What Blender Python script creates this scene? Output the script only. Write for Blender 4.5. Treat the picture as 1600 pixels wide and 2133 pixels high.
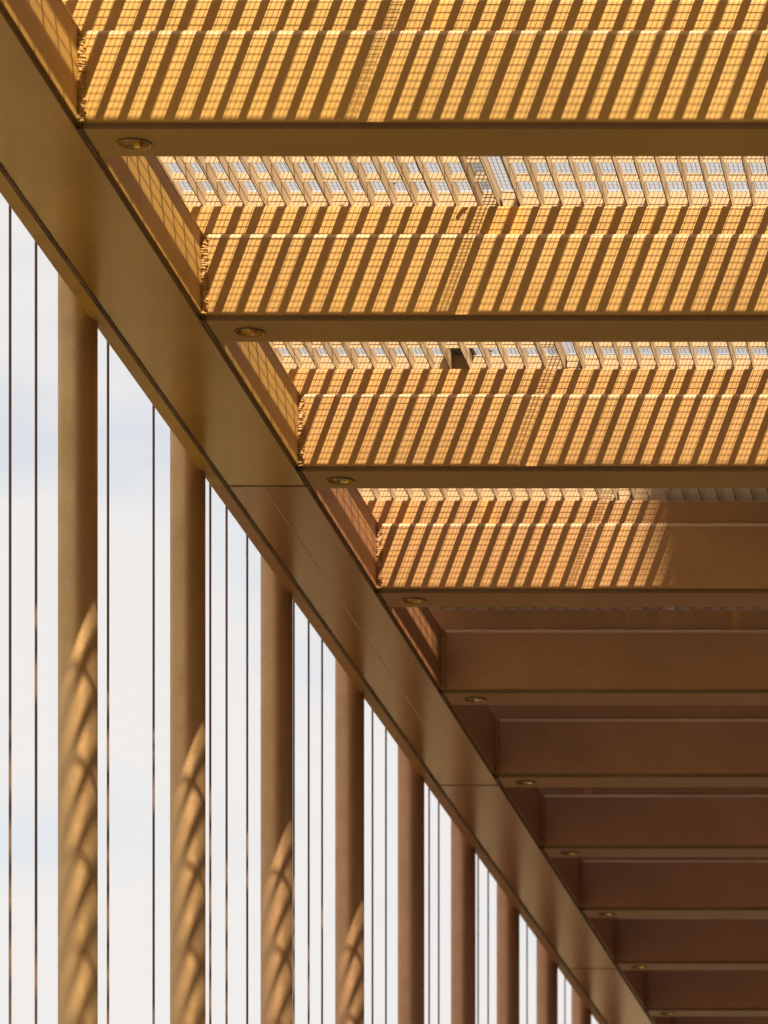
import bpy, bmesh, math, random
from mathutils import Vector, noise
random.seed(7)
R = math.radians
scene = bpy.context.scene
for o in list(bpy.data.objects):
    bpy.data.objects.remove(o)

# ------------------------------------------------------------------ camera
# shift-lens view: looks level along +Y, frame shifted up and to the left
F_PX, VPX, VPY = 9700.0, 2308.0, 3608.0          # in pixels of the 1600 x 2133 photograph
CAM_Z = 1.65
cam_d = bpy.data.cameras.new('camera'); cam = bpy.data.objects.new('camera', cam_d)
scene.collection.objects.link(cam); scene.camera = cam
cam.location = (0, 0, CAM_Z); cam.rotation_euler = (R(90), 0, 0)
cam_d.sensor_fit = 'HORIZONTAL'; cam_d.sensor_width = 36.0
cam_d.lens = 36.0 * F_PX / 1600.0
cam_d.shift_x = (800 - VPX) / 1600.0
cam_d.shift_y = (VPY - 1066.5) / 1600.0
cam_d.clip_start = 0.1; cam_d.clip_end = 3000
cam_d.dof.use_dof = True; cam_d.dof.focus_distance = 23.6; cam_d.dof.aperture_fstop = 7.0

# ------------------------------------------------------------------ sky, sun, exposure
SUN = Vector((-0.372, 0.595, -1.0)).normalized()  # direction the light travels
world = bpy.data.worlds.new('World'); scene.world = world; world.use_nodes = True
nt = world.node_tree; nt.nodes.clear()
wo = nt.nodes.new('ShaderNodeOutputWorld'); bg = nt.nodes.new('ShaderNodeBackground')
sky = nt.nodes.new('ShaderNodeTexSky'); sky.sky_type = 'NISHITA'; sky.sun_disc = False
sky.sun_elevation = math.asin(-SUN.z); sky.sun_rotation = math.atan2(-SUN.x, -SUN.y)
tc = nt.nodes.new('ShaderNodeTexCoord')
mp = nt.nodes.new('ShaderNodeMapping'); mp.inputs['Scale'].default_value = (9, 9, 26)
nz = nt.nodes.new('ShaderNodeTexNoise'); nz.inputs['Scale'].default_value = 1.0; nz.inputs['Detail'].default_value = 5
nz.inputs['Roughness'].default_value = 0.55
rp = nt.nodes.new('ShaderNodeValToRGB')
rp.color_ramp.elements[0].position = 0.30; rp.color_ramp.elements[0].color = (0.68, 0.68, 0.68, 1)
rp.color_ramp.elements[1].position = 0.52; rp.color_ramp.elements[1].color = (0.97, 0.97, 0.97, 1)
mx = nt.nodes.new('ShaderNodeMix'); mx.data_type = 'RGBA'
mx.inputs[7].default_value = (3.25, 3.14, 3.06, 1)
nt.links.new(tc.outputs['Generated'], mp.inputs['Vector']); nt.links.new(mp.outputs['Vector'], nz.inputs['Vector'])
nt.links.new(nz.outputs['Fac'], rp.inputs['Fac']); nt.links.new(rp.outputs['Color'], mx.inputs[0])
sm = nt.nodes.new('ShaderNodeMix'); sm.data_type = 'RGBA'; sm.blend_type = 'MULTIPLY'; sm.inputs[0].default_value = 1.0
sm.inputs[7].default_value = (0.62, 0.60, 0.56, 1)
nt.links.new(sky.outputs['Color'], sm.inputs[6]); nt.links.new(sm.outputs[2], mx.inputs[6]); nt.links.new(mx.outputs[2], bg.inputs['Color'])
bg.inputs['Strength'].default_value = 0.1
nt.links.new(bg.outputs[0], wo.inputs['Surface'])

sun_d = bpy.data.lights.new('sun', 'SUN'); sun_d.energy = 5.0; sun_d.angle = R(0.62); sun_d.color = (1.0, 0.87, 0.68)
sun = bpy.data.objects.new('sun', sun_d); scene.collection.objects.link(sun)
sun.location = (10, -10, 40); sun.rotation_euler = SUN.to_track_quat('-Z', 'Y').to_euler()

scene.view_settings.view_transform = 'Standard'; scene.view_settings.look = 'None'
scene.view_settings.exposure = 1.45; scene.view_settings.gamma = 1.0
scene.view_settings.use_curve_mapping = False
scene.render.resolution_x = 768; scene.render.resolution_y = 1024

# ------------------------------------------------------------------ helpers
C = scene.collection
def tag(o, label=None, cat=None, group=None, kind=None):
    if label: o['label'] = label
    if cat: o['category'] = cat
    if group: o['group'] = group
    if kind: o['kind'] = kind
    return o
def thing(name, loc, label, cat, group=None):
    o = bpy.data.objects.new(name, None); o.location = loc; o.empty_display_size = 0.1
    C.objects.link(o); return tag(o, label, cat, group)
def link(name, me, mat, parent=None, loc=(0, 0, 0), color=None):
    o = bpy.data.objects.new(name, me); o.location = loc
    if mat and not me.materials: me.materials.append(mat)
    if parent: o.parent = parent
    if color: o.color = (*color, 1)
    C.objects.link(o); return o
def mesh(name, verts, faces, smooth=False):
    me = bpy.data.meshes.new(name); me.from_pydata([tuple(v) for v in verts], [], faces)
    if smooth:
        for p in me.polygons: p.use_smooth = True
    me.update(); return me
class MB:
    def __init__(s): s.v = []; s.f = []
    def box(s, x0, x1, y0, y1, z0, z1):
        b = len(s.v)
        s.v += [(x0,y0,z0),(x1,y0,z0),(x1,y1,z0),(x0,y1,z0),(x0,y0,z1),(x1,y0,z1),(x1,y1,z1),(x0,y1,z1)]
        s.f += [tuple(b+i for i in q) for q in ((0,3,2,1),(4,5,6,7),(0,1,5,4),(1,2,6,5),(2,3,7,6),(3,0,4,7))]
        return s
    def prism(s, prof, a0, a1, axis='x'):
        """closed profile (p,q), counter-clockwise or not, swept from a0 to a1 along the axis"""
        b = len(s.v); n = len(prof)
        for a in (a0, a1):
            for p, q in prof: s.v.append((a, p, q) if axis == 'x' else (p, a, q))
        for i in range(n):
            j = (i+1) % n; s.f.append((b+i, b+j, b+n+j, b+n+i))
        s.f.append(tuple(b+i for i in range(n))[::-1]); s.f.append(tuple(b+n+i for i in range(n)))
        return s
    def wire(s, p0, p1, r):
        """thin wire with a square section along x or y"""
        b = len(s.v); d = (Vector(p1)-Vector(p0)).normalized()
        u = Vector((0,0,1)); w = d.cross(u)
        for p in (p0, p1):
            for cu, cw in ((1,0),(0,1),(-1,0),(0,-1)):
                s.v.append(tuple(Vector(p) + u*cu*r + w*cw*r))
        for i in range(4):
            j = (i+1) % 4; s.f.append((b+i, b+j, b+4+j, b+4+i))
        return s
    def make(s, name, smooth=False):
        me = mesh(name, s.v, s.f, smooth)
        bm = bmesh.new(); bm.from_mesh(me); bmesh.ops.recalc_face_normals(bm, faces=bm.faces); bm.to_mesh(me); bm.free()
        return me
def arc(cx, cy, r, a0, a1, n):
    return [(cx + r*math.cos(R(a0+(a1-a0)*i/n)), cy + r*math.sin(R(a0+(a1-a0)*i/n))) for i in range(n+1)]
def soften(me, ang=35):
    for p in me.polygons: p.use_smooth = True
    bm = bmesh.new(); bm.from_mesh(me)
    for e in bm.edges:
        if len(e.link_faces) == 2 and e.calc_face_angle(0) > R(ang): e.smooth = False
    bm.to_mesh(me); bm.free(); return me

# ------------------------------------------------------------------ materials
def paint(name, base=None, rough=0.45, var=0.10, stain=0.0, bump=0.06, brush=0.0, spec=0.5, scale=1.0, dirt=0.25, metallic=0.0, wavy=2.5):
    m = bpy.data.materials.new(name); m.use_nodes = True; n = m.node_tree.nodes; l = m.node_tree.links
    b = n['Principled BSDF']; b.inputs['Roughness'].default_value = rough; b.inputs['Specular IOR Level'].default_value = spec; b.inputs['Metallic'].default_value = metallic
    oi = n.new('ShaderNodeObjectInfo'); tc = n.new('ShaderNodeTexCoord')
    ofs = n.new('ShaderNodeMath'); ofs.operation = 'MULTIPLY'; ofs.inputs[1].default_value = 61.0
    l.new(oi.outputs['Random'], ofs.inputs[0])
    add = n.new('ShaderNodeVectorMath'); add.operation = 'ADD'
    l.new(tc.outputs['Object'], add.inputs[0]); l.new(ofs.outputs[0], add.inputs[1])
    def noise_n(sc, detail=4, stretch=(1,1,1), rgh=0.55):
        mp = n.new('ShaderNodeMapping'); mp.inputs['Scale'].default_value = stretch
        l.new(add.outputs[0], mp.inputs['Vector'])
        t = n.new('ShaderNodeTexNoise'); t.inputs['Scale'].default_value = sc*scale; t.inputs['Detail'].default_value = detail
        t.inputs['Roughness'].default_value = rgh
        l.new(mp.outputs[0], t.inputs['Vector']); return t.outputs['Fac']
    def rng(src, a, b_, c, d):
        r = n.new('ShaderNodeMapRange'); r.clamp = True
        for i, v in zip((1,2,3,4), (a,b_,c,d)): r.inputs[i].default_value = v
        l.new(src, r.inputs[0]); return r.outputs[0]
    def mix(fac, a, bb, blend='MIX'):
        x = n.new('ShaderNodeMix'); x.data_type = 'RGBA'; x.blend_type = blend
        if isinstance(fac, float): x.inputs[0].default_value = fac
        else: l.new(fac, x.inputs[0])
        for i, c in ((6, a), (7, bb)):
            if isinstance(c, tuple): x.inputs[i].default_value = (*c, 1)
            else: l.new(c, x.inputs[i])
        return x.outputs[2]
    col = oi.outputs['Color'] if base is None else base
    big = rng(noise_n(1.3, 5), 0.3, 0.7, 1-var, 1+var)
    fine = rng(noise_n(38, 3), 0.3, 0.7, 1-var*0.45, 1+var*0.45)
    mul = n.new('ShaderNodeMath'); mul.operation = 'MULTIPLY'; l.new(big, mul.inputs[0]); l.new(fine, mul.inputs[1])
    c1 = mix(1.0, col, mul.outputs[0], 'MULTIPLY') if not isinstance(col, tuple) else mix(1.0, col, mul.outputs[0], 'MULTIPLY')
    # grime: soft vertical runs and cloudy patches
    g = rng(noise_n(5, 6, (1,1,0.22), 0.65), 0.56, 0.78, 0.0, dirt)
    c2 = mix(g, c1, (0.16, 0.085, 0.035))
    if stain > 0:
        s1 = rng(noise_n(3.2, 3, (1.6,1,0.35)), 0.60, 0.72, 0.0, stain)
        c2 = mix(s1, c2, (0.72, 0.30, 0.025))
    l.new(c2, b.inputs['Base Color'])
    l.new(rng(noise_n(7, 5), 0.3, 0.7, rough-0.03*wavy, rough+0.045*wavy), b.inputs['Roughness'])
    h = noise_n(90, 3); hb = noise_n(6, 4)
    ha = n.new('ShaderNodeMath'); ha.operation = 'ADD'; l.new(h, ha.inputs[0])
    hm = n.new('ShaderNodeMath'); hm.operation = 'MULTIPLY'; hm.inputs[1].default_value = wavy; l.new(hb, hm.inputs[0]); l.new(hm.outputs[0], ha.inputs[1])
    src = ha.outputs[0]
    if brush > 0:
        br = noise_n(60, 4, (1, 0.05, 1)) if brush > 0 else None
        br2 = noise_n(14, 5, (0.12, 3.2, 1))
        h2 = n.new('ShaderNodeMath'); h2.operation = 'MULTIPLY'; h2.inputs[1].default_value = brush*6; l.new(br2, h2.inputs[0])
        h3 = n.new('ShaderNodeMath'); h3.operation = 'ADD'; l.new(src, h3.inputs[0]); l.new(h2.outputs[0], h3.inputs[1]); src = h3.outputs[0]
    bp = n.new('ShaderNodeBump'); bp.inputs['Strength'].default_value = bump; bp.inputs['Distance'].default_value = 0.01
    l.new(src, bp.inputs['Height']); l.new(bp.outputs[0], b.inputs['Normal'])
    return m
M_beam  = paint('golden_paint', rough=0.5, stain=0.0, bump=0.05, dirt=0.28, var=0.13)
M_up    = paint('golden_paint_stained', rough=0.55, stain=0.75, bump=0.08, dirt=0.22)
M_under = paint('brushed_golden_paint', rough=0.26, bump=0.03, brush=0.10, var=0.10, dirt=0.22, metallic=0.35, spec=0.3, wavy=0.15)
M_plate = paint('golden_soffit_paint', rough=0.5, bump=0.03, var=0.10, dirt=0.2, wavy=0.3, spec=0.3)
M_side  = paint('golden_side_paint', rough=0.5, bump=0.04, var=0.10, dirt=0.2, metallic=0.3, wavy=0.5)
M_col   = paint('column_paint', rough=0.45, bump=0.03, var=0.08, dirt=0.16, metallic=0.78)
M_edge_shade  = paint('fin_edge_shade', (0.05, 0.035, 0.025), rough=0.7, var=0.1, bump=0.0)
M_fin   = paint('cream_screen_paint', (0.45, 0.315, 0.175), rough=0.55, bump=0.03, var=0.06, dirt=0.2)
M_wire  = paint('galvanised_wire', (0.22, 0.21, 0.21), rough=0.5, bump=0.0, var=0.1)
M_seam  = paint('dark_sealant', (0.19, 0.118, 0.068), rough=0.75, var=0.2, bump=0.2, dirt=0.2)
M_weld  = paint('painted_weld', rough=0.5, var=0.25, bump=0.35, dirt=0.35, scale=2.0)
M_rust  = paint('dark_weld', (0.14, 0.085, 0.05), rough=0.8, var=0.4, bump=0.6, dirt=0.5, scale=2.0)
M_rod   = paint('dark_bronze_rod', (0.16, 0.095, 0.06), rough=0.5, var=0.1, bump=0.0)
M_ring_shade  = paint('ring_wall_shade', (0.06, 0.05, 0.042), rough=0.4, var=0.1, bump=0.0)
M_added_conc  = paint('added_concrete', (0.42, 0.39, 0.35), rough=0.9, var=0.12, bump=0.2)
M_leaf  = paint('dry_leaf', (0.13, 0.065, 0.025), rough=0.8, var=0.3, bump=0.1)
def metal(name, col, rough):
    m = bpy.data.materials.new(name); m.use_nodes = True; b = m.node_tree.nodes['Principled BSDF']
    n = m.node_tree.nodes; t = n.new('ShaderNodeTexNoise'); t.inputs['Scale'].default_value = 40
    r = n.new('ShaderNodeMapRange'); r.inputs[3].default_value = rough*0.8; r.inputs[4].default_value = rough*1.3
    m.node_tree.links.new(t.outputs['Fac'], r.inputs[0]); m.node_tree.links.new(r.outputs[0], b.inputs['Roughness'])
    b.inputs['Base Color'].default_value = (*col, 1); b.inputs['Metallic'].default_value = 1.0
    return m
M_facets = [metal('reflector_gold', (0.78, 0.58, 0.17), 0.22), metal('reflector_steel', (0.50, 0.47, 0.43), 0.2),
            metal('reflector_copper', (0.50, 0.25, 0.11), 0.25), metal('reflector_olive', (0.42, 0.38, 0.18), 0.25)]

def lerp(a, b, t): return tuple(x+(y-x)*t for x, y in zip(a, b))
def hue(Y):            # colour grading and far shade put into base colour: yellower near, redder far
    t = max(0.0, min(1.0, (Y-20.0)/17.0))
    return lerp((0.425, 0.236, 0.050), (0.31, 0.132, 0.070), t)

# ------------------------------------------------------------------ dimensions (metres)
H   = CAM_Z + 6.893        # underside of all beams
PIT = 2.72                 # beam and column spacing
BW, BH = 0.37, 0.418       # cross girder width and height
XI, XS, XO = -4.42, -4.875, -4.96   # edge beam: inner face, seam, outer lip
XR  = 4.45                 # right end of what is built
SET, UPH = 0.054, 0.574    # upstand set back, upstand top above the underside
FZ0, FZ1 = 0.577, 0.678    # fins, above the underside
FP, FX0 = 0.1037, -4.430   # fin pitch, first fin
NB = 14
YB = [20.0 + PIT*(i-1) for i in range(NB+1)]     # YB[1] is the topmost cross girder in view

# ------------------------------------------------------------------ ground
M_ground = paint('ground_paving', (0.145, 0.122, 0.070), rough=0.95, var=0.15, bump=0.2, scale=0.4, spec=0.08)
g = MB(); g.v = [(-600,-600,0),(600,-600,0),(600,900,0),(-600,900,0)]; g.f = [(0,1,2,3)]
tag(link('ground', g.make('ground'), M_ground), kind='structure')

# ------------------------------------------------------------------ edge beam
eb = thing('edge_girder', (0, 0, H), 'long golden box beam running diagonally away under the screen, above the posts', 'girder')
cuts = [-3.0, 25.76, 33.90, 42.05, 62.0]
def bead_mesh(name, length, r, step, amp, seed, sides=8, half=True):
    """lumpy weld bead along +y, half round facing -z"""
    rnd = random.Random(seed); n = int(length/step)+1; v = []; f = []
    ph = 0.0
    for i in range(n):
        y = min(i*step, length); ph += step*rnd.uniform(260, 520)
        for k in range(sides+1):
            a = math.pi*k/sides if half else 2*math.pi*k/sides
            rr = r*(1 + amp*math.sin(ph) + amp*0.9*noise.noise((y*90+seed, k*1.3, seed)) + 0.6*amp*noise.noise((y*14, seed*3.1, 0)))
            v.append((rr*math.cos(a), y, -abs(rr*math.sin(a))*0.7))
    for i in range(n-1):
        for k in range(sides):
            a = i*(sides+1)+k; f.append((a, a+1, a+sides+2, a+sides+1))
    return mesh(name, v, f, True)
for i in range(4):
    y0, y1 = cuts[i]+0.004, cuts[i+1]-0.004
    mid = hue(max(18, min((y0+y1)/2, 38)))
    if i >= 1: mid = lerp(hue(30), hue(40), min(1.0, (i-1)*0.75)); mid = (mid[0]*0.97, mid[1]*0.86, mid[2]*1.0)
    # box: body above a shallow set-in seam that runs along the inner bottom edge
    prof = [(XI, 0.024)] + arc(XI-0.012, BH-0.012, 0.012, 0, 90, 3) + [(XS+0.012, BH), (XS+0.012, 0.0), (XI-0.020, 0.0), (XI-0.020, 0.024)]
    sg = soften(MB().prism(prof, y0, y1, 'y').make('edge_segment')); sg.materials.append(M_under); sg.materials.append(M_side)
    for p in sg.polygons:
        if p.normal.x > 0.5: p.material_index = 1
    link('beam_segment', sg, None, eb, color=mid)
    link('bottom_seam', MB().prism([(XI-0.0195, 0.0005), (XI-0.016, 0.003), (XI-0.015, 0.0238), (XI-0.0195, 0.0238)], y0, y1, 'y').make('edge_seam'), M_seam, eb)
    lip = [(XS-0.012, -0.004), (XO+0.004, -0.004), (XO, 0.0), (XO, 0.30), (XS-0.012, 0.30)]
    link('outer_lip', soften(MB().prism(lip, y0, y1, 'y').make('edge_lip')), M_beam, eb, color=mid)
    bm_ = bead_mesh('edge_bead', y1-y0, 0.0135, 0.012 if i < 2 else 0.03, 0.22, 40+i, 6)
    link('weld_bead', bm_, M_rust, eb, (XS, y0, 0.004))
    link('top_flange', MB().box(-5.16, XI-0.004, y0, y1, BH+0.001, BH+0.016).make('edge_flange'), M_beam, eb, color=mid)
    if i > 0:      # splice weld across the underside
        sm = bead_mesh('splice', abs(XS-XI)-0.03, 0.010, 0.006, 0.35, 60+i, 6)
        o = link('splice_weld', sm, M_rust, eb, (XI-0.014, y0-0.004, 0.003)); o.rotation_euler = (0, 0, R(90))
    if i == 1:     # a thin lengthwise weld line on the second segment
        link('weld_line', bead_mesh('line', 6.0, 0.004, 0.02, 0.15, 80+i, 4), M_under, eb, (-4.675, y0+0.02, 0.0), color=mid)
    link('splice_notch', MB().box(XO-0.001, XS-0.014, y0-0.006, y0-0.0005, 0.0, 0.29).make('notch'), M_rust, eb)

# ------------------------------------------------------------------ cross beams
def upright_bead(name, height, seed):
    """crumbly corner weld: quarter round between two faces, vertical, in local x (right) and -y (front)"""
    rnd = random.Random(seed); v = []; f = []; nz_, na = 190, 9
    lum = [(rnd.uniform(0, height), rnd.uniform(0, 90), rnd.uniform(0.006, 0.011), rnd.uniform(12, 30), rnd.uniform(0.004, 0.011)) for _ in range(int(height*260))]
    for i in range(nz_+1):
        z = height*i/nz_
        for k in range(na+1):
            a = 90.0*k/na
            d = 0.0
            for zc, ac, sz, sa, am in lum:
                dz = abs(z-zc)/sz
                if dz < 1 and abs(a-ac) < sa: d = max(d, am*math.sqrt(max(0, 1-dz*dz))*math.sqrt(1-((a-ac)/sa)**2))
            rr = 0.020 + d + 0.0045*abs(math.sin(z*math.pi/0.013 + a*0.012 + 2.2*noise.noise((z*25, seed, 0)))) + 0.002*noise.noise((z*30, a*0.1, seed))
            c = 0.030 if False else 0.0
            # concave-to-convex fillet: radius measured from the corner
            v.append((rr*math.cos(R(a)), -rr*math.sin(R(a)), z))
    for i in range(nz_):
        for k in range(na):
            a = i*(na+1)+k; f.append((a, a+na+1, a+na+2, a+1))
    return mesh(name, v, f, True)
def plate_with_hole(x0, x1, y0, y1, z, cx, cy, r, n=32):
    """flat plate facing down with a round hole"""
    v = [(cx+r*math.cos(2*math.pi*i/n), cy+r*math.sin(2*math.pi*i/n), z) for i in range(n)]; f = []
    w = min(cy-y0, y1-cy); xa, xb = cx-w, cx+w
    sq = []
    for i in range(n):
        a = 2*math.pi*i/n; c, s = math.cos(a), math.sin(a); k = w/max(abs(c), abs(s))
        sq.append((cx+c*k, cy+s*k, z))
    v += sq
    for i in range(n): j = (i+1) % n; f.append((i, j, n+j, n+i))
    def quad(a, b, c, d):
        m = len(v); v.extend([(a, c, z), (b, c, z), (b, d, z), (a, d, z)]); f.append((m, m+1, m+2, m+3))
    quad(x0, xa, y0, y1); quad(xb, x1, y0, y1)
    if cy-w > y0+1e-6: quad(xa, xb, y0, cy-w)
    if cy+w < y1-1e-6: quad(xa, xb, cy+w, y1)
    me = mesh('bottom_plate', v, [q[::-1] for q in f])
    return me
LX, LY, LR = 0.194, 0.205, 0.070
L = XR - XI
web_me = MB()
rt = 0.020
prof = [(0.0, 0.024)] + [(p, q) for p, q in arc(rt, BH-rt, rt, 180, 90, 5)] + [(BW, BH), (BW, 0.0), (BW-0.012, 0.0), (BW-0.012, BH-0.014), (0.022, BH-0.014), (0.022, 0.024)]
web_me = soften(MB().prism(prof, 0.002, L).make('web'), 25)
ru = 0.016
prof_u = [(SET, BH+0.001)] + arc(SET+ru, UPH-ru, ru, 180, 90, 4) + [(SET+0.20, UPH), (SET+0.20, BH+0.001)]
up_me = soften(MB().prism(prof_u, -0.42, L).make('upstand'), 25)
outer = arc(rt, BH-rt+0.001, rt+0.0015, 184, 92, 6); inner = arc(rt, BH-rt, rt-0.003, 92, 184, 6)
sheen_me = soften(MB().prism(outer+inner, 0.03, L).make('edge_sheen'), 40)
seam_me = MB().prism([(0.020, 0.001), (0.020, 0.0235), (0.0255, 0.0235), (0.0255, 0.001)], 0.012, L).make('seam')
plate_me = plate_with_hole(0.012, L, 0.0200, BW-0.0122, 0.0, LX, LY, LR)
def ring_me():
    v = []; f = []; n = 40
    prof = [(LR-0.004, 0.004), (LR-0.003, -0.006), (LR+0.005, -0.0075), (LR+0.006, 0.0005)]
    for i in range(n):
        a = 2*math.pi*i/n
        for r, z in prof: v.append((r*math.cos(a), r*math.sin(a), z))
    m = len(prof)
    for i in range(n):
        for k in range(m-1):
            a, b = i*m+k, ((i+1) % n)*m+k; f.append((a, b, b+1, a+1))
    me = mesh('ring', v, f, False)
    me.materials.append(M_beam); me.materials.append(M_ring_shade)
    for q, p in enumerate(me.polygons): p.material_index = 1 if q % (m-1) == 2 else 0  # outer ring wall coloured dark to stand for its shade
    return me
def reflector_me(seed):
    rnd = random.Random(seed); v = []; f = []; n = 18
    for i in range(n):
        a = 2*math.pi*i/n
        for r, z in ((LR-0.004, 0.002), (LR-0.014, 0.045), (0.026, 0.085)): v.append((r*math.cos(a), r*math.sin(a), z))
    v.append((0, 0, 0.085)); idx = []
    for i in range(n):
        j = (i+1) % n; q = rnd.choice([0, 0, 1, 2, 3])
        for k in (0, 1): f.append((i*3+k, j*3+k, j*3+k+1, i*3+k+1)); idx.append(q)
        f.append((i*3+2, j*3+2, len(v)-1)); idx.append(1)
    me = mesh('reflector', v, f)
    for m in M_facets: me.materials.append(m)
    for p, q in zip(me.polygons, idx): p.material_index = q
    return me
RING = ring_me()
ORD = ['', 'topmost', 'second from the top', 'third from the top', 'fourth from the top', 'fifth from the top', 'sixth from the top',
       'seventh from the top', 'eighth from the top', 'ninth from the top', 'tenth from the top']
BL = {1: 'topmost cross girder in the photo, largest, sunlit stripes over its whole golden face',
      2: 'second golden cross girder from the top, striped by sun along its full length',
      3: 'third cross girder from the top, golden and sun striped, beside the first splice weld',
      4: 'fourth cross girder from the top, sun stripes on its left part only',
      5: 'brown cross girder just below the last striped one, wholly in shade',
      6: 'sixth cross girder from the top, plain brown in shade, above the second splice weld',
      7: 'seventh cross girder from the top, plain dark brown in shade',
      8: 'eighth cross girder from the top, dark reddish brown in shade',
      9: 'ninth cross girder from the top, dark reddish brown, thin and far away',
      10: 'tenth cross girder from the top, lowest one at the bottom right corner',
      0: 'cross girder nearest the camera, just above the top edge of the photo'}
for i in range(-7, NB+1):
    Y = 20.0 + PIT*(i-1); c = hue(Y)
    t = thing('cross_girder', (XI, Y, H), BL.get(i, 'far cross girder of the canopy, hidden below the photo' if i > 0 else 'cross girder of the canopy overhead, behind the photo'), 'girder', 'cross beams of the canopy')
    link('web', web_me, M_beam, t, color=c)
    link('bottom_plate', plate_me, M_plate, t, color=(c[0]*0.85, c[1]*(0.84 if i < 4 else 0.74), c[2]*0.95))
    link('upstand', up_me, M_up, t, color=c)
    link('edge_sheen', sheen_me, M_beam, t, color=lerp(c, (0.72, 0.50, 0.30), 0.5))  # paler colour stands in for skylight caught on the rounded top edge
    link('bottom_seam', seam_me, M_seam, t)
    if 0 <= i <= 11:
        link('corner_weld', upright_bead('corner_weld', BH-0.03, 100+i), M_weld, t, (0.001, 0.0, 0.018), color=c)
        link('bottom_weld', bead_mesh('bottom_weld', BW, 0.011, 0.005, 0.35, 200+i, 6), M_rust, t, (0.002, 0.0, 0.003))
        d = link('downlight', RING, M_ring_shade, t, (LX, LY, 0.0), color=c)
        link('reflector', reflector_me(300+i), None, d)
        # crumbs of sealant along the ledge between web and upstand
        rnd = random.Random(500+i); mb = MB(); 
        for _ in range(7):
            x0 = rnd.uniform(0.05, 3.2); ln = rnd.uniform(0.05, 0.32); n = int(ln/0.008)+2; b = len(mb.v)
            for k in range(n):
                xx = x0+ln*k/(n-1); e = max(0.0, math.sin(math.pi*k/(n-1)))**0.5
                hgt = max(0.001, e*(0.006+0.006*noise.noise((xx*60, i, 0))+0.004*noise.noise((xx*13, i, 4))))
                y_ = 0.017+0.004*noise.noise((xx*40, i, 9))
                mb.v += [(xx, y_, BH-0.002), (xx, y_+0.002, BH+hgt), (xx, y_+0.020, BH+hgt*0.8), (xx, y_+0.026, BH-0.002)]
            for k in range(n-1):
                for q in range(3): mb.f.append((b+k*4+q, b+k*4+4+q, b+k*4+5+q, b+k*4+1+q))
        s = link('sealant', mb.make('sealant', True), M_weld, t, color=lerp(c, (0.8, 0.55, 0.25), 0.4)); s['kind'] = 'stuff'

# ------------------------------------------------------------------ columns on the outer side
XC, CR = -5.033, 0.0955
def chue(Y): return lerp((0.49, 0.302, 0.128), (0.42, 0.220, 0.122), max(0.0, min(1.0, (Y-22)/14)))  # near-to-far colour grading put into the post colour too
def tube(name, r, z0, z1, n=48, r2=None):
    v = []; f = []
    rows = [(r, z0), (r, z1)] if r2 is None else [(r, z0), (r2, z1)]
    for i in range(n):
        a = 2*math.pi*i/n
        for rr, z in rows: v.append((rr*math.cos(a), rr*math.sin(a), z))
    for i in range(n):
        j = (i+1) % n; f.append((i*2, j*2, j*2+1, i*2+1))
    f.append(tuple(i*2 for i in range(n))[::-1]); f.append(tuple(i*2+1 for i in range(n)))
    me = mesh(name, v, f); soften(me, 40); return me
COL = tube('column_tube', CR, 0.02, H+BH-0.002)
BASE = MB().box(-0.17, 0.17, -0.17, 0.17, 0.0, 0.02).make('base_plate')
BRK = MB().box(0.05, 0.081, -0.05, 0.05, 0.06, 0.28).make('bracket')
CL = {2: 'leftmost and widest tubular post, sun patches on its lower half',
      3: 'second tubular post from the left, sun patches below its middle',
      4: 'third tubular post from the left, sun patches near its foot',
      5: 'fourth tubular post from the left, sun patches only at the bottom of the photo',
      6: 'fifth tubular post from the left, first one with no sun patches',
      7: 'sixth tubular post from the left, plain reddish brown',
      8: 'seventh tubular post from the left, plain reddish brown, short in view',
      9: 'eighth tubular post from the left, short in view at the bottom',
      10: 'rightmost tubular post, a small piece at the bottom edge'}
for i in range(2, 12):
    Y = YB[i] + 0.03
    t = thing('tube_post', (XC, Y, 0), CL.get(i, 'post beyond the rightmost visible one, hidden behind the edge girder'), 'post', 'tubular posts along the edge beam')
    link('tube', COL, M_col, t, color=chue(Y))
    link('base_plate', BASE, M_col, t, color=chue(Y))
    link('bracket', BRK, M_col, t, (0, 0, H), color=chue(Y))

# ------------------------------------------------------------------ vertical rods between the columns
rods = [21, 75, 225, 320, 438, 472, 515, 612, 643, 671, 776, 804, 894, 914, 996, 1017, 1098, 1177]
RL = ['thin vertical rod nearest the left edge of the photo', 'thin rod just left of the leftmost post',
      'thin rod just right of the leftmost post', 'thin rod midway between the first and second posts, nearer the second',
      'thin rod touching the right side of the second post', 'middle one of three thin rods between the second and third posts', 'thin rod just left of the third post',
      'thin rod touching the right side of the third post', 'middle one of three thin rods between the third and fourth posts', 'thin rod just left of the fourth post',
      'left one of two thin rods between the fourth and fifth posts', 'right one of two thin rods between the fourth and fifth posts',
      'left one of two thin rods between the fifth and sixth posts', 'right one of two thin rods between the fifth and sixth posts',
      'left one of two blurred rods between the sixth and seventh posts', 'right one of two blurred rods between the sixth and seventh posts',
      'single blurred rod between the seventh and eighth posts', 'rightmost blurred rod, between the last two posts']
ROD = tube('rod', 0.0066, 0.0, H+BH-0.002, 12)
SOCK = tube('rod_socket', 0.014, 0.0, 0.06, 12)
for u, lab in zip(rods, RL):
    Y = -XC*F_PX/(VPX-u)
    t = thing('tension_rod', (XC, Y, 0), lab, 'rod', 'thin rods between the posts')
    link('rod', ROD, M_rod, t); link('socket', SOCK, M_rod, t, (0, 0, 0)); link('socket', SOCK, M_rod, t, (0, 0, H+BH-0.062))

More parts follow.
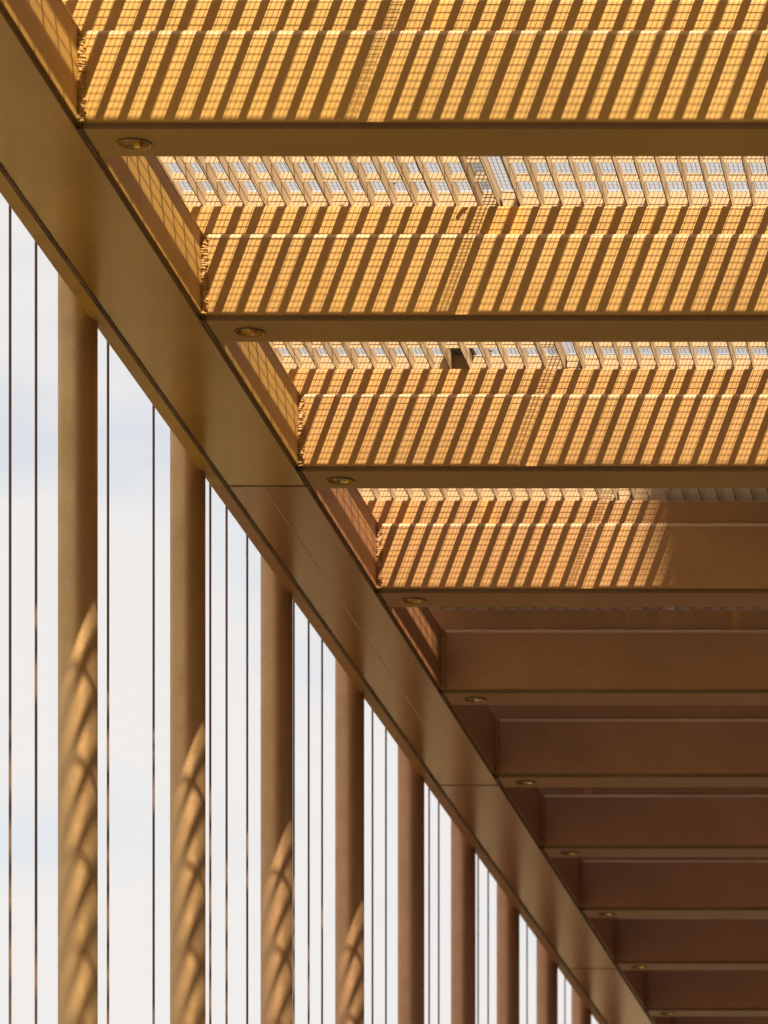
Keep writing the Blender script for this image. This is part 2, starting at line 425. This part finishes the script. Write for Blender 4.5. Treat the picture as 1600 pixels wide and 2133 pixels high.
# ------------------------------------------------------------------ sun screen panels over the bays
K0, K1, KG = -6, 85, 14            # fins by number; the slot without bars lies right of fin KG
FT = 0.005
xk = lambda k: FX0 + FP*k
PLEN = PIT - 0.006
Y_END = 0.168                      # last cross bar, behind the front of the beam that carries the panel's far end
P_BAR = 0.272
fin_me = MB().box(-FT, 0.0, 0.0, PLEN, 0.0, FZ1-FZ0).make('fin')
def bar_me(k0, k1, z0, z1): return MB().box(xk(k0)+0.001, xk(k1)-FT-0.001, -0.002, 0.002, z0, z1).make('cross_bar')
BAR_L, BAR_R = bar_me(K0, KG, FZ1-0.042, FZ1-0.001), bar_me(KG+1, K1, FZ1-0.042, FZ1-0.001)
END_L, END_R = bar_me(K0, KG, FZ0+0.004, FZ1-0.001), bar_me(KG+1, K1, FZ0+0.004, FZ1-0.001)
def wire_mesh(d0=0.0, skew=0.0015):
    mb = MB(); px, py, r = 0.0227, 0.0200, 0.0016
    def sheet(x0, x1, dx, dz, rot=0.0):
        n = int((x1-x0)/px)
        for i in range(n+1):
            x = x0+dx+i*px; mb.wire((x, 0.004, FZ1+0.003+dz), (x+rot*PLEN, PLEN-0.004, FZ1+0.003+dz), r)
        m = int(PLEN/py)
        for j in range(m):
            y = 0.008+dx+j*py; mb.wire((x0, y, FZ1+0.0055+dz), (x1, y+rot*0.4, FZ1+0.0055+dz), r)
    sheet(xk(K0), xk(KG)-0.012, d0, 0.0, -skew*0.6)
    sheet(xk(KG-1)+0.010, xk(K1)-0.02, 0.008+d0, 0.007, skew)
    return mb.make('wire_mesh')
WIRES = [wire_mesh(0.0, 0.0012), wire_mesh(0.006, -0.0016), wire_mesh(0.011, 0.0020), wire_mesh(0.003, -0.0009)]
def clip_mesh():
    """channel clip closing the slot at the beam: front plate with round lower corners and two side cheeks"""
    w, h, r = 0.036, 0.075, 0.012
    out = [(-w, h), ] + [(x, z) for x, z in arc(-w+r, r, r, 180, 270, 4)] + [(x, z) for x, z in arc(w-r, r, r, 270, 360, 4)] + [(w, h)]
    mb = MB(); b = len(mb.v); n = len(out)
    for y in (0.0, 0.004):
        for x, z in out: mb.v.append((x, y, z))
    for i in range(n): j = (i+1) % n; mb.f.append((b+i, b+j, b+n+j, b+n+i))
    mb.f.append(tuple(range(b, b+n))); mb.f.append(tuple(range(b+n, b+2*n))[::-1])
    mb.box(-w-0.001, -w+0.003, 0.004, 0.12, 0.010, h+0.02); mb.box(w-0.003, w+0.001, 0.004, 0.12, 0.010, h)
    return mb.make('clip')
CLIP = clip_mesh()
PLB = {0: 'sun screen panel above the topmost beam, just outside the top of the photo',
       1: 'cream slatted sun screen with wire mesh between the topmost and second cross beams',
       2: 'cream slatted sun screen with wire mesh between the second and third cross beams',
       3: 'cream slatted sun screen seen as a thin strip between the third and fourth cross beams',
       4: 'sun screen panel hidden between the fourth and fifth cross beams'}
jit = random.Random(21)
all_fins = MB()
for k in range(K0, K1+1):
    b0 = len(all_fins.v); x = xk(k)+jit.uniform(-0.004, 0.004); all_fins.box(x-FT, x, 0.0, PLEN, FZ0, FZ1)
    ln = jit.uniform(-0.006, 0.006)
    for q in range(b0+4, b0+8): a_ = all_fins.v[q]; all_fins.v[q] = (a_[0]+ln, a_[1], a_[2])
ALL = all_fins.make('fins')
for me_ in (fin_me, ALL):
    me_.materials.append(M_fin); me_.materials.append(M_edge_shade)
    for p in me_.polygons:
        if p.normal.z < -0.9: p.material_index = 1  # shade under the fins put into a dark underside colour
for i in range(-7, NB):
    y0 = 20.0 + PIT*(i-1) + Y_END + 0.004                   # panel i spans from beam i to beam i+1
    t = thing('sun_screen', (0, y0, H), PLB.get(i, 'sun screen panel over the far shaded bays, hidden behind beams' if i > 0 else 'sun screen panel overhead, behind the photo'), 'sun screen', 'sun screen panels over the bays')
    if i in (1, 2, 3):
        for k in range(K0, K1+1): 
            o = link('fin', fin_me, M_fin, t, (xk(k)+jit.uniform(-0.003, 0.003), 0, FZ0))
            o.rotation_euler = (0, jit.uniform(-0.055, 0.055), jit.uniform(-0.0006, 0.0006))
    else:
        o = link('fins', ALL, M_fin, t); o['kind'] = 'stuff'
    for b in range(10 if i > -3 else 0):
        yy = PLEN - 0.004 - b*P_BAR
        link('cross_bar', END_L if b == 0 else BAR_L, M_fin, t, (0, yy, 0)); link('cross_bar', END_R if b == 0 else BAR_R, M_fin, t, (0, yy, 0))
    o = link('wire_mesh', WIRES[i % 4], M_wire, t); o['kind'] = 'stuff'
    link('slot_clip', CLIP, M_fin, t, (xk(KG)+FP/2-0.002, PLEN-0.085, FZ0+0.002))

# ------------------------------------------------------------------ dead leaves caught on the mesh
def leaf_me(seed):
    rnd = random.Random(seed); v = []; n = 9; ln, wd = 0.055, rnd.uniform(0.011, 0.016)
    for i in range(n):
        s = i/(n-1); w = wd*max(0.0, math.sin(math.pi*s**0.8))+0.0015; cz = 0.012*math.sin(s*3+seed)
        for q in (-1, 0, 1): v.append((ln*(s-0.5), q*w*(1+0.15*rnd.uniform(-1, 1)), cz+(0.008 if q else 0.0)+0.002))
    f = []
    for i in range(n-1):
        for q in (0, 1): f.append((i*3+q, i*3+q+1, i*3+q+4, i*3+q+3))
    me = mesh('leaf', v, f, True); return me
leaves = [(-4.27, 22.80, 40, 'dead leaf on the mesh near the left end of the upper screen'),
          (-3.50, 22.80, 100, 'dead leaf on the mesh left of the slot in the upper screen'),
          (-3.10, 22.68, 15, 'dark leaf on the mesh nearest the slot of the upper screen'),
          (-4.08, 22.79, 120, 'dead leaf on the upper screen, second from its left end'),
          (-3.74, 22.81, 65, 'dead leaf on the upper screen midway between left end and slot'),
          (-3.60, 25.75, 70, 'left one of two dead leaves on the mesh of the second screen'),
          (-3.40, 25.54, 20, 'right one of two dead leaves on the mesh of the second screen')]
def scrap_me():
    v = []; f = []; n, m = 14, 16
    for i in range(n):
        for j in range(m):
            e = 0.012*noise.noise((i*0.9, j*0.8, 2))
            v.append((0.17*(i/(n-1)-0.5)+e, 0.20*(j/(m-1)-0.5)+e, 0.010+0.009*noise.noise((i*0.5, j*0.45, 7))))
    for i in range(n-1):
        for j in range(m-1): f.append((i*m+j, i*m+m+j, i*m+m+j+1, i*m+j+1))
    return mesh('scrap', v, f, True)
tag(link('felt_scrap', scrap_me(), M_leaf, None, (-3.56, 25.57, H+FZ1+0.0075)), 'dark crumpled scrap lying on the mesh of the second screen', 'scrap')
for n_, (x, y, a, lab) in enumerate(leaves):
    o = link('dry_leaf', leaf_me(n_+3), M_leaf, None, (x, y, H+FZ1+0.0095)); o.rotation_euler = (0, 0, R(a))
    tag(o, lab, 'leaf', 'leaves on the wire mesh')

# ------------------------------------------------------------------ unseen slab added high up to shade the far bays
RZ = 19.0
ox, oy = 0.372*RZ, -0.595*RZ
def edge_y(x): return 27.9 + oy - 1.457*(x - ox + 2.60)
xa, xb, ye = -6.0+ox, 1.0+ox, 51.0+oy
zr = H + 0.6 + RZ
bx_, by_ = xb+1.5, 24.0
rf = thing('shade_slab', (bx_, by_, 0), 'unseen concrete slab on piers, added to shade the far bays', 'shade slab')
mb = MB()
for z in (zr, zr+0.9): mb.v += [(x-bx_, y-by_, z) for x, y in ((xa, edge_y(xa)), (xb+3, edge_y(xb+3)), (xb+3, ye), (xa, ye))]
mb.f = [(0,3,2,1),(4,5,6,7),(0,1,5,4),(1,2,6,5),(2,3,7,6),(3,0,4,7)]
link('slab', mb.make('slab'), M_added_conc, rf)  # body of the added shade slab
for y in (-9.0, 2.0, 13.0): link('shade_slab_pier', tube('shade_slab_pier', 0.45, 0.0, zr-0.003, 24), M_added_conc, rf, (0, y, 0))

# ------------------------------------------------------------------ unseen wall added at the right to cut skylight under the canopy
wl = thing('shade_wall', (8.5, 25.0, 0), 'unseen rendered wall added along the right to block skylight from that side', 'wall')
link('wall', MB().box(0.0, 0.4, -40.0, 55.0, 0.0, 9.0).make('shade_wall'), paint('shade_wall_render', (0.16, 0.115, 0.08), rough=0.9, var=0.12, bump=0.2), wl)  # body of the added shade wall
link('shade_wall_coping', MB().box(-0.06, 0.46, -40.05, 55.05, 9.002, 9.12).make('shade_wall_coping'), M_added_conc, wl)
